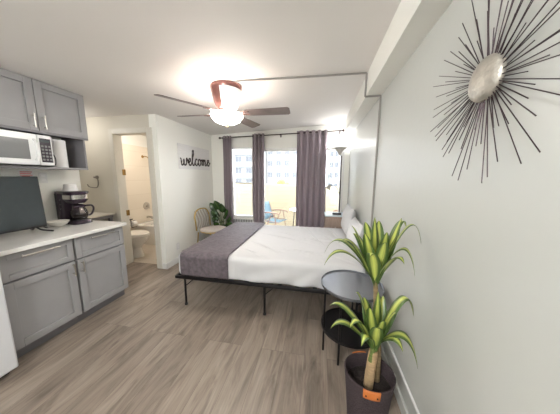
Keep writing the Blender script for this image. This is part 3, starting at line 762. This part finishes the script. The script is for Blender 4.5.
# grey runner laid over the foot of the bed and hanging down the front side
from mathutils import noise as NZ
rx0, rx1 = -1.478, -.915
def fr_(u, v):
    x = rx0+(rx1-rx0)*u
    L1, L2, R_ = .205, 1.56, .05       # front drop, top length, corner arc
    s = v*(L1+L2+PI/2*R_)
    n = NZ.fractal(V((x*6, s*6, 1)), 1, 2, 3)*.003
    yf = 1.941; zt = MT+.013
    if s < L1: return V((x, yf+n, zt-R_-L1+s))
    s -= L1
    if s < PI/2*R_:
        a = s/R_; return V((x, yf+R_-R_*math.cos(a), zt-R_+R_*math.sin(a)))
    s -= PI/2*R_
    return V((x, yf+R_+s, zt+n+.003))
mb = MB(); mb.grid(fr_, 30, 110)
tag(mb.build('bed_runner', M['velvet'], org=(-1.2, 2.7, MT), solid=.007), 'grey crushed velvet runner draped across the foot of the bed', 'bed runner')
# pillows leaning on the right wall
def pillow(name, w, h, t):
    mb = MB(); n = 22
    for sg in (-1, 1):
        def f(u, v, sg=sg):
            a = 2*u-1; b = 2*v-1
            # pillow outline pinched between the corners
            ex = w/2*(1-.05*(1-a*a)*0-.06*(1-b*b)*0)*a*(1-.07*(1-abs(b)**2)*abs(a)); ey = h/2*b*(1-.07*(1-abs(a)**2)*abs(b))
            th = t/2*((1-a**4)*(1-b**4))**.55
            return V((ex, ey, sg*th+.004*math.sin(9*a+4*b)*(1-a*a)*(1-b*b)))
        mb.grid(f, n, n)
    bmesh.ops.remove_doubles(mb.bm, verts=mb.bm.verts, dist=.0006)
    return mb
pm = pillow('pillow', .56, .40, .15)
pw = pm.build('pillow', M['sheet'], org=(0, 0, 0))
def setp(o, x, y, z, tilt, label):
    # local x -> along y (width), local y -> up, local z -> away from the wall
    Rm = Matrix(((0, 0, -1), (1, 0, 0), (0, 1, 0))).to_4x4()
    o.matrix_world = Matrix.Translation((x, y, z)) @ Matrix.Rotation(tilt, 4, 'Y') @ Rm
    tag(o, label, 'pillow', 'white bed pillows')
pw2 = pw.copy(); COL.objects.link(pw2)
setp(pw, .45, 3.20, .822, .16, 'white pillow propped against the right wall, nearer the nightstand')
setp(pw2, .44, 2.50, .79, .20, 'white pillow propped on the right wall, mostly hidden behind the corn plant')
pw2.scale = (.9, .8, .9)

# ------------------------------------------------------------------ nightstand and lamp
ns = thing('nightstand', 'grey brown wooden nightstand with pale blue top beyond the bed', 'nightstand', (.33, 3.83, 0))
nx0, nx1, ny0, ny1 = .12, .49, 3.63, 4.04
MB().box(nx0+.01, nx1-.01, ny0+.01, ny1, .06, .765).build('body', M['wood'], ns, bevel=.004)
MB().box(nx0, nx1, ny0, ny1, .767, .79).build('top', M['bluetop'], ns, bevel=.004)
for z0_, z1_ in ((.09, .40), (.42, .74)):
    d = MB().box(nx0+.025, nx1-.025, ny0-.006, ny0+.012, z0_, z1_).build('drawer', M['wood'], ns, bevel=.004)
    MB().lathe([(0, 0), (.008, 0), (.012, .014), (.008, .02), (0, .021)], ((nx0+nx1)/2, ny0-.006, (z0_+z1_)/2), 14, M4=Matrix.Rotation(PI/2, 4, 'X')).build('knob', M['nickel'], d)
for x in (nx0+.03, nx1-.03):
    for y in (ny0+.03, ny1-.03): MB().box(x-.018, x+.018, y-.018, y+.018, 0, .06).build('leg', M['wood'], ns)
ck = thing('clock_radio', 'small black clock radio on the nightstand top', 'clock', (.33, 3.74, .79))
MB().box(.255, .405, 3.71, 3.78, .79, .822).build('case', M['plastic'], ck, bevel=.008)
MB().box(.275, .37, 3.7085, 3.712, .798, .815).build('display', M['screen'], ck)
lx, ly = .405, 4.06
fl_ = thing('floor_lamp', 'tall torchiere floor lamp with white bowl shade by the right window edge', 'floor lamp', (lx, ly, 0))
MB().lathe([(0, 0), (.10, 0), (.10, .012), (.03, .03), (.013, .045), (0, .045)], (lx, ly, 0), 28).build('base', M['lampm'], fl_)
MB().tube([(lx, ly, .04), (lx-.01, ly, 1.84)], .011, 10).build('pole', M['lampm'], fl_)
MB().lathe([(.02, 0), (.028, .03), (.05, .075), (.10, .115), (.14, .135), (.136, .135), (.09, .108), (.03, .06), (.015, .01)], (lx-.045, ly-.02, 1.845), 32).build('shade', M['shade'], fl_)
arm = MB().tube(catmull([(lx-.005, ly, 1.05), (lx-.03, ly-.01, 1.18), (lx-.09, ly-.03, 1.27), (lx-.15, ly-.05, 1.29), (lx-.19, ly-.06, 1.30)]), .006, 8).build('reading_arm', M['lampm'], fl_)
MB().lathe([(.014, 0), (.02, .02), (.035, .06), (.055, .095), (.052, .095), (.03, .055), (.01, .01)], (lx-.19, ly-.06, 1.31), 20, M4=Matrix.Rotation(math.radians(-150), 4, 'Y')).build('reading_shade', M['shade'], arm)

# ------------------------------------------------------------------ side table
tx, ty, tr_ = .292, 1.685, .245
stb = thing('side_table', 'round black two tier side table next to the bed', 'side table', (tx, ty, 0))
def disc(z, r, rim, th):
    return [(0, z), (r, z), (r, z+rim), (r-.006, z+rim), (r-.008, z+th), (0, z+th)]
MB().lathe(disc(.565, tr_, .022, .012), (tx, ty, 0), 56).build('top', M['tabletop'], stb)
MB().lathe(disc(.185, tr_-.012, .022, .012), (tx, ty, 0), 56).build('shelf', M['iron'], stb)
for a in (200, 244, 320, 75):
    a = math.radians(a); x = tx+(tr_-.02)*math.cos(a); y = ty+(tr_-.02)*math.sin(a)
    MB().tube([(x, y, 0), (x, y, .566)], .0085, 10).build('leg', M['iron'], stb)

# ------------------------------------------------------------------ corn plant in felt basket
px, py = .325, 1.135
cp = thing('corn_plant', 'corn plant with two canes of striped leaves, planted in the dark basket', 'plant', (px, py, .255))
bk = thing('plant_basket', 'dark woven felt basket with tan leather handles by the right wall', 'basket', (px, py, 0))
prof = [(0, .002), (.102, .002), (.108, .012), (.120, .16), (.137, .325), (.139, .335), (.133, .338), (.130, .325), (.113, .16), (.10, .02), (0, .014)]
MB().lathe(prof, (px, py, 0), 48, sy=.92).build('shell', M['basket'], bk)
MB().lathe([(0, .25), (.06, .256), (.122, .25), (.118, .235), (0, .225)], (px, py, 0), 32, sy=.92).build('soil', M['soil'], bk)
for sy_, ax in ((-1, 0), (1, 0)):
    def fh(u, v, s=sy_):
        a = (-PI/2 if s < 0 else PI/2)+(-.10 if s < 0 else .25)+(u-.5)*.62
        r_ = .1405+.0015; z = .285+v*.054
        return V((px+(r_-.012*(1-v)*.4)*math.cos(a), py+(r_-.012*(1-v)*.4)*.92*math.sin(a), z))
    mb = MB(); mb.grid(fh, 12, 4); h = mb.build('handle', M['leather'], bk, solid=.006)
    for u in (.18, .82):
        p_ = fh(u, .35); d_ = V((p_.x-px, p_.y-py, 0)).normalized(); MB().tube([p_+d_*.002, p_+d_*.006], .004, 8).build('rivet', M['iron'], h)
MB().tube(catmull([(px-.005, py-.02, .255), (px+.002, py-.015, .36), (px+.012, py-.008, .475)]), [.026]*6+[.025]*6+[.024], 14).build('cane', M['bark'], cp)
MB().tube(catmull([(px+.05, py+.03, .255), (px+.045, py+.035, .45), (px+.025, py+.03, .62), (px+.012, py+.03, .78), (px+.004, py+.03, .875)]), [.021]*8+[.017]*8+[.013]*9, 12).build('cane', M['bark2'], cp)
MB().tube([(px-.004, py-.022, .42), (px+.006, py-.016, .50)], [.014, .012], 10).build('shoot', M['cane'], cp)
def leaf(base, tip, up, width, out=None, droop=0., fold=.12):
    """strap leaf from base to tip; up: how far the arch rises, droop: hang of the tip"""
    base = V(base); tip = V(tip); d = tip-base
    c1 = base+d*.30+V((0, 0, up)); c2 = base+d*.78+V((0, 0, up*1.0+droop))
    n = 22
    cen = [bez(base, c1, c2, tip, i/n) for i in range(n+1)]
    def f(u, v):
        i = round(u*n); t = (cen[min(i+1, n)]-cen[max(i-1, 0)]).normalized()
        h = V((d.x, d.y, 0)); h = h.normalized() if h.length > .03 else V((.5, -.85, 0)).normalized()
        side = V((-h.y, h.x, 0))
        if out: side = (side+V(out)).normalized()
        side = (side-t*side.dot(t)).normalized(); nr = side.cross(t).normalized()
        wdt = width*1.06*(.32+.68*min(1, u/.42)**.8)*(1-max(0, (u-.42)/.58)**1.9)
        a = 2*v-1
        return cen[i]+side*wdt*a+nr*fold*wdt*abs(a)
    mb = MB(); mb.grid(f, n, 6, uv=True)
    return mb.build('leaf', M['corn'], cp, solid=.0012)
ub = V((px+.004, py+.03, .865)); lb_ = V((px+.012, py-.006, .475))
# (dx, dy, dz, arch, width, tip droop)
for dx, dy, dz, up, w, dr in (
    (-.285, -.05, .10, .12, .030, .09), (-.28, .08, .125, .15, .031, .09), (-.205, .05, .20, .09, .034, .05), (-.19, -.05, .245, .06, .034, .04),
    (-.14, .03, .315, .04, .036, .02), (-.09, -.07, .30, .03, .036, .02), (-.02, .03, .37, .0, .034, .0), (.02, -.06, .31, .02, .034, .02), (.115, .03, .37, .02, .036, .0), (.075, -.06, .30, .03, .036, .02),
    (.19, -.04, .255, .15, .022, .16), (.17, .10, .30, .12, .022, .10), (.155, -.09, .10, .15, .030, .14), (-.05, .12, .32, .04, .034, .02), (.03, .13, .33, .04, .034, .02), (-.07, -.13, .20, .06, .034, .04), (.09, -.12, .17, .07, .034, .05), (-.12, .10, .25, .05, .034, .03), (.0, -.11, .27, .03, .034, .02)):
    leaf(ub+V((0, 0, random.uniform(-.02, .02))), ub+V((dx, dy, dz)), up, w, droop=dr)
for dx, dy, dz, up, w, dr in (
    (-.245, -.05, .14, .08, .031, .07), (-.25, .06, .20, .09, .031, .06), (-.15, -.09, .19, .10, .032, .06), (-.11, .02, .33, .06, .034, .04), (-.05, -.05, .29, .04, .034, .02),
    (.006, .02, .35, .0, .034, .0), (.02, -.06, .23, .03, .034, .03), (.20, .03, .22, .17, .031, .14), (.185, -.10, .02, .15, .034, .11), (.09, -.02, .26, .04, .036, .02), (-.05, .10, .26, .04, .034, .02), (.06, .1, .28, .03, .034, .02), (-.09, -.10, .10, .08, .032, .05), (.10, -.12, .12, .08, .032, .05), (-.02, -.11, .22, .04, .034, .03), (.13, .06, .22, .07, .034, .04)):
    leaf(lb_+V((0, 0, random.uniform(-.015, .015))), lb_+V((dx, dy, dz)), up, w, droop=dr)

# ------------------------------------------------------------------ sunburst on the right wall
sc = V((XR-.028, .862, 1.778))
sb = thing('sunburst_wall_ornament', 'metal sunburst with hammered silver disc and thin dark rays on right wall', 'wall ornament', (XR, sc.y, sc.z))
RN = Matrix.Rotation(-PI/2, 4, 'Y')
MB().lathe([(0, -.014), (.06, -.012), (.070, -.008), (.072, 0), (.068, .009), (.052, .018), (.026, .024), (0, .026)], sc, 40, M4=RN).build('disc', M['hammered'], sb)
MB().lathe([(0, 0), (.03, 0), (.03, .018), (0, .018)], (XR, sc.y, sc.z), 20, M4=RN).build('wall_mount', M['ray'], sb)
rnd = random.Random(11)
NR = 82
lens = [.325, .215, .285, .17, .335, .245]
for k in range(NR):
    a = 2*PI*(k+rnd.uniform(-.35, .35))/NR
    Lr = lens[k % 6]*rnd.uniform(.88, 1.08)
    d = V((0, math.cos(a), math.sin(a)))
    layer = (-.006, .0, .004)[k % 3]
    p0 = V((sc.x+.004-layer, sc.y, sc.z))
    b_ = p0+d*.05; e_ = p0+d*Lr+V((-.012-layer*.5, 0, 0))
    MB().tube([b_, e_], .0015, 6).build('ray', M['ray'], sb)

# ------------------------------------------------------------------ gold chair by the left wall
gc = thing('gold_chair', 'gold framed chair with pale curved slats in far left corner', 'chair', (-2.03, 3.62, 0))
gx = -2.20
MB().tube(catmull([(gx+.015, 3.375, .45), (gx+.005, 3.37, .60), (gx-.012, 3.375, .70), (gx-.02, 3.42, .785), (gx-.022, 3.52, .825), (gx-.022, 3.66, .828), (gx-.022, 3.78, .80), (gx-.015, 3.855, .72), (gx+.005, 3.865, .6), (gx+.015, 3.86, .45)]), .0125, 10).build('back_frame', M['gold'], gc)
for i in range(5):
    y = 3.43+i*.09
    def fs(u, v, y=y):
        z = .46+.30*u
        return V((gx-.012+.012*math.sin(u*PI*1.6), y+.045*math.sin(u*PI*1.2)*(1 if True else 1)+(v-.5)*.042, z+.05*math.sin(u*1.4)))
    mb = MB(); mb.grid(fs, 14, 3); mb.build('back_slat', M['slat'], gc, solid=.006)
MB().lathe([(0, 0), (.235, 0), (.245, .015), (.235, .035), (.2, .045), (0, .048)], (-1.985, 3.62, .42), 36).build('seat', M['slat'], gc)
MB().tube([(-1.985+.235*math.cos(k*PI/14), 3.62+.235*math.sin(k*PI/14), .415) for k in range(28)], .011, 8, closed=True).build('seat_ring', M['gold'], gc)
for x, y, x2, y2 in ((-2.17, 3.40, -2.19, 3.36), (-2.17, 3.84, -2.19, 3.87), (-1.82, 3.47, -1.79, 3.44), (-1.82, 3.77, -1.79, 3.80)):
    MB().tube([(x2, y2, 0), (x, y, .415)], .011, 10).build('leg', M['gold'], gc)
# dark leafy potted plant
dp_pot = thing('plant_pot', 'grey pot on the floor in the far left corner', 'pot', (-1.98, 4.0, 0))
MB().lathe([(0, 0), (.075, 0), (.085, .01), (.105, .2), (.108, .215), (.10, .216), (.095, .2), (.09, .17), (0, .17)], (-1.98, 4.0, 0), 32).build('shell', M['pot'], dp_pot)
MB().lathe([(0, .172), (.092, .172), (.094, .185), (0, .19)], (-1.98, 4.0, 0), 24).build('soil', M['soil'], dp_pot)
dp = thing('leafy_plant', 'dark green broad leaved plant behind the gold chair', 'plant', (-1.98, 4.0, .185))
rnd = random.Random(5)
def broad(base, tip, width, nrm):
    base = V(base); tip = V(tip); d = tip-base; t = d.normalized(); nrm = V(nrm); side = t.cross(nrm).normalized(); nr = side.cross(t)
    n = 12
    def f(u, v):
        a = 2*v-1; w = width*math.sin(PI*min(1, u**.75))**.8
        return base+d*u+side*w*a-nr*(.22*w*abs(a))+nr*(.25*d.length*(u*u)*-1)
    mb = MB(); mb.grid(f, n, 6, uv=True)
    return mb
tips = [(-2.13, 3.90, .93), (-2.02, 3.86, .97), (-1.92, 3.88, .86), (-1.86, 3.86, .72), (-1.80, 3.92, .62), (-2.08, 3.84, .78), (-2.0, 3.80, .68), (-1.90, 3.80, .60), (-2.12, 3.9, .62), (-1.95, 3.78, .80), (-1.83, 3.84, .80), (-2.02, 3.8, .52), (-1.88, 3.82, .48), (-1.98, 3.95, .90), (-1.78, 3.9, .5)]
for tx_, ty_, tz_ in tips:
    tip = V((tx_, ty_, tz_)); b0 = V((-1.98+rnd.uniform(-.03, .03), 4.0+rnd.uniform(-.03, .03), .185))
    mid = b0.lerp(tip, .62)+V((0, 0, .10))
    out = V((tip.x-b0.x, tip.y-b0.y, 0))
    lf = broad(mid, tip+V((out.x*.25, out.y*.25, -.02)), .074, (0.2, -.75, .6)).build('leaf', M['dark'], dp, solid=.0015)
    MB().tube(catmull([b0, b0.lerp(mid, .5)+V((0, 0, .05)), mid], 5), .005, 6).build('stalk', M['stem'], dp)

# ------------------------------------------------------------------ balcony and beyond
struct(MB().box(-4.2, 3.0, YW+.14, 6.0, -.25, -.03).build('floor', M['concrete'], smooth=False))
mb = MB(); mb.prism([(-4.2, -.03), (3.0, -.03), (3.0, 1.13), (-4.2, 1.30)], 5.75, 5.88, 'y')
struct(mb.build('wall_balcony', M['parapet'], smooth=False))
def patio_chair(label, at, rz):
    c = thing('patio_chair', label, 'chair', (0, 0, 0), 'blue balcony chairs')
    def fs(u, v): return V((-.22+.44*u, -.2+.4*v, .40-.03*math.sin(PI*v)))
    mb = MB(); mb.grid(fs, 6, 8); mb.build('seat', M['blueseat'], c, solid=.012)
    def fb(u, v): return V((-.22+.44*u, -.21-.14*v, .42+.42*v))
    mb = MB(); mb.grid(fb, 6, 6); mb.build('backrest', M['blueseat'], c, solid=.012)
    for s in (-1, 1):
        MB().tube([(s*.23, .20, 0), (s*.23, .08, .61)], .012, 8).build('leg', M['brownarm'], c)
        MB().tube([(s*.23, -.26, 0), (s*.23, .02, .61)], .012, 8).build('leg', M['brownarm'], c)
        MB().tube(catmull([(s*.235, -.24, .60), (s*.24, -.05, .625), (s*.24, .16, .615), (s*.235, .22, .58)]), .015, 8).build('armrest', M['brownarm'], c)
        MB().tube([(s*.225, .2, .39), (s*.225, -.2, .41), (s*.225, -.35, .85)], .011, 8).build('side_rail', M['brownarm'], c)
    c.location = at; c.rotation_euler = (0, 0, rz)
    return c
c1 = patio_chair('blue sling patio chair with brown arms on the balcony, seen through middle glass', (-1.03, 5.0, -.03), math.radians(-108))
c2 = dup(c1); c2.location = (.55, 5.25, -.03); c2.rotation_euler = (0, 0, math.radians(75))
c2['label'] = 'blue sling patio chair on the balcony, seen right of the wide curtain'
pt_ = thing('patio_table', 'small round glass patio table beside the blue balcony chair', 'table', (-.4, 5.1, -.03))
MB().lathe([(0, .665), (.30, .665), (.30, .677), (0, .677)], (-.4, 5.1, -.03), 40).build('top', M['bluetop'], pt_)
for a in (30, 150, 270):
    a = math.radians(a); MB().tube([(-.4+.27*math.cos(a), 5.1+.27*math.sin(a), -.03), (-.4+.22*math.cos(a), 5.1+.22*math.sin(a), .636)], .012, 8).build('leg', M['iron'], pt_)
# street far below and two blocks across it
GZ = -14
struct(MB().box(-70, 60, 6.5, 90, GZ-.5, GZ).build('floor', M['asphalt'], smooth=False))
def block(label, x0, x1, y, z1, cols, rows, zlo, dz, mwall, balc):
    b = thing('apartment_building', label, 'building', ((x0+x1)/2, y+6, GZ))
    MB().box(x0, x1, y, y+12, GZ, z1).build('facade', mwall, b, smooth=False)
    cw = (x1-x0)/cols
    for i in range(cols):
        for j in range(rows):
            x = x0+cw*(i+.5); z = zlo+j*dz
            if z+1.3 > z1: continue
            w = MB().box(x-cw*.30, x+cw*.30, y-.06, y+.05, z, z+1.45).build('window', mwall, b, smooth=False)
            MB().box(x-cw*.27, x-.04, y-.08, y-.05, z+.1, z+1.35).build('pane', M['bglass'], w, smooth=False)
            MB().box(x+.04, x+cw*.27, y-.08, y-.05, z+.1, z+1.35).build('pane', M['bglass'], w, smooth=False)
    if balc:
        for j in range(rows):
            z = zlo+j*dz
            MB().box(x0+.3, x1-.3, y-1.1, y, z-1.15, z-1.0).build('balcony_slab', M['facade'], b, smooth=False)
            MB().box(x0+.3, x1-.3, y-1.1, y-1.0, z-1.0, z-.15).build('balcony_rail', M['facade'], b, smooth=False)
    return b
block('white apartment block with wide balconies, seen through the left window', -25, -13.6, 52, 26, 4, 6, -3.6, 2.9, M['facade'], True)
block('pale apartment block with a grid of windows, seen through the balcony door', -13.5, 1.5, 53, 30, 7, 6, -4.6, 2.9, M['facade2'], False)
block('narrow pale tower with close window columns, seen right of the wide curtain', 2.6, 9.5, 60, 40, 5, 6, -4.6, 2.9, M['facade'], False)
tb = thing('tree', 'lime green treetop rising just above the balcony wall', 'tree', (-1.55, 9.0, GZ))
mb = MB(); rnd = random.Random(4)
for k in range(14):
    c = V((-1.55+rnd.uniform(-.16, .16), 9.0+rnd.uniform(-.4, .4), .75+rnd.uniform(-.55, .45)))
    r_ = rnd.uniform(.14, .24)
    mb.lathe([(0, -r_), (r_*.7, -r_*.7), (r_, 0), (r_*.75, r_*.65), (0, r_)], c, 9, M4=Matrix.Rotation(rnd.uniform(0, 1.5), 4, 'X'))
mb.build('crown', M['ygreen'], tb, smooth=False)
MB().tube([(-1.55, 9.0, GZ), (-1.552, 9.0, .6)], [.2, .07], 10).build('trunk', M['trunkm'], tb)

# ------------------------------------------------------------------ light
w = bpy.data.worlds.new('sky'); S.world = w; w.use_nodes = True
bg = w.node_tree.nodes['Background']; bg.inputs['Color'].default_value = (.90, .95, 1, 1); bg.inputs['Strength'].default_value = 7.5
def area(name, loc, rot, size, sy, power, col):
    l = bpy.data.lights.new(name, 'AREA'); l.shape = 'RECTANGLE'; l.size = size; l.size_y = sy; l.energy = power; l.color = col
    o = bpy.data.objects.new(name, l); o.location = loc; o.rotation_euler = rot; COL.objects.link(o); return o
def point(name, loc, power, col, r=.06):
    l = bpy.data.lights.new(name, 'POINT'); l.energy = power; l.color = col; l.shadow_soft_size = r
    o = bpy.data.objects.new(name, l); o.location = loc; COL.objects.link(o); return o
sun = bpy.data.lights.new('sun', 'SUN'); sun.energy = .6; sun.angle = .02; sun.color = (1, .95, .86)
so = bpy.data.objects.new('sun', sun); so.rotation_euler = (math.radians(40), 0, math.radians(-25)); COL.objects.link(so)
point('bath_fill', (-3.1, 3.3, 2.2), 9, (1, .91, .82), .12)  # added fill with no visible source, brightens the bathroom
point('torchiere_fill', (lx-.045, ly-.02, 1.99), 5, (.97, .98, 1), .1)  # added fill above the unlit shade, lifts ceiling and wall beside the window
# added fill light, unseen behind the camera: ceiling fixture and point lamp
cl = thing('added_ceiling_light', 'round ceiling light added behind the camera to brighten the room', 'ceiling light', (-.8, -1.15, zc(-.8)))
MB().lathe([(0, 0), (.2, 0), (.2, -.03), (.19, -.035), (0, -.035)], (-.8, -1.15, zc(-.8)), 32).build('base', M['white'], cl)
MB().lathe([(.185, -.036), (.17, -.07), (.1, -.095), (0, -.1)], (-.8, -1.15, zc(-.8)), 32).build('diffuser', mat_emit('fill_diffuser', (255, 250, 244), 9.), cl)
point('entry_fill', (-.8, -1.15, zc(-.8)-.2), 60, (.93, .97, 1), .15)
cl2 = thing('added_ceiling_light', 'small round light added out of view in the passage behind the kitchen wall', 'ceiling light', (-3.5, 2.36, 2.315))  # added unseen fixture, brightens the beige wall by the bathroom door
MB().lathe([(0, 0), (.09, 0), (.09, -.02), (.08, -.024), (0, -.024)], (-3.5, 2.36, 2.315), 28).build('base', M['white'], cl2)
MB().lathe([(.078, -.025), (.07, -.04), (.04, -.05), (0, -.052)], (-3.5, 2.36, 2.315), 28).build('diffuser', bpy.data.materials['fill_diffuser'], cl2)
point('passage_fill', (-3.45, 2.2, 2.15), 3.4, (1, .97, .92), .1)

# ------------------------------------------------------------------ camera
cam = bpy.data.cameras.new('camera'); co = bpy.data.objects.new('camera', cam); COL.objects.link(co)
f_px, pitch, yaw, rollv = 207.2, -.145509, .183470, -.0071828
cam.sensor_fit = 'HORIZONTAL'; cam.sensor_width = 36; cam.lens = f_px*36/560; cam.clip_start = .02; cam.clip_end = 300
Rz = Matrix.Rotation(yaw, 3, 'Z'); Rx = Matrix.Rotation(pitch, 3, 'X'); Ry = Matrix.Rotation(rollv, 3, 'Y')
Rm = Rz @ Rx @ Ry   # columns: right, forward, up
right, fwd, upv = Rm.col[0], Rm.col[1], Rm.col[2]
mw_ = Matrix.Identity(4)
for i in range(3):
    mw_[i][0] = right[i]; mw_[i][1] = upv[i]; mw_[i][2] = -fwd[i]
mw_.translation = V((0, 0, 1.45))
co.matrix_world = mw_
S.camera = co
S.view_settings.view_transform = 'Standard'; S.view_settings.look = 'None'; S.view_settings.gamma = 1; S.view_settings.use_curve_mapping = False
S.view_settings.exposure = 1.0
for o in bpy.data.objects:
    if '_o' in o: del o['_o']
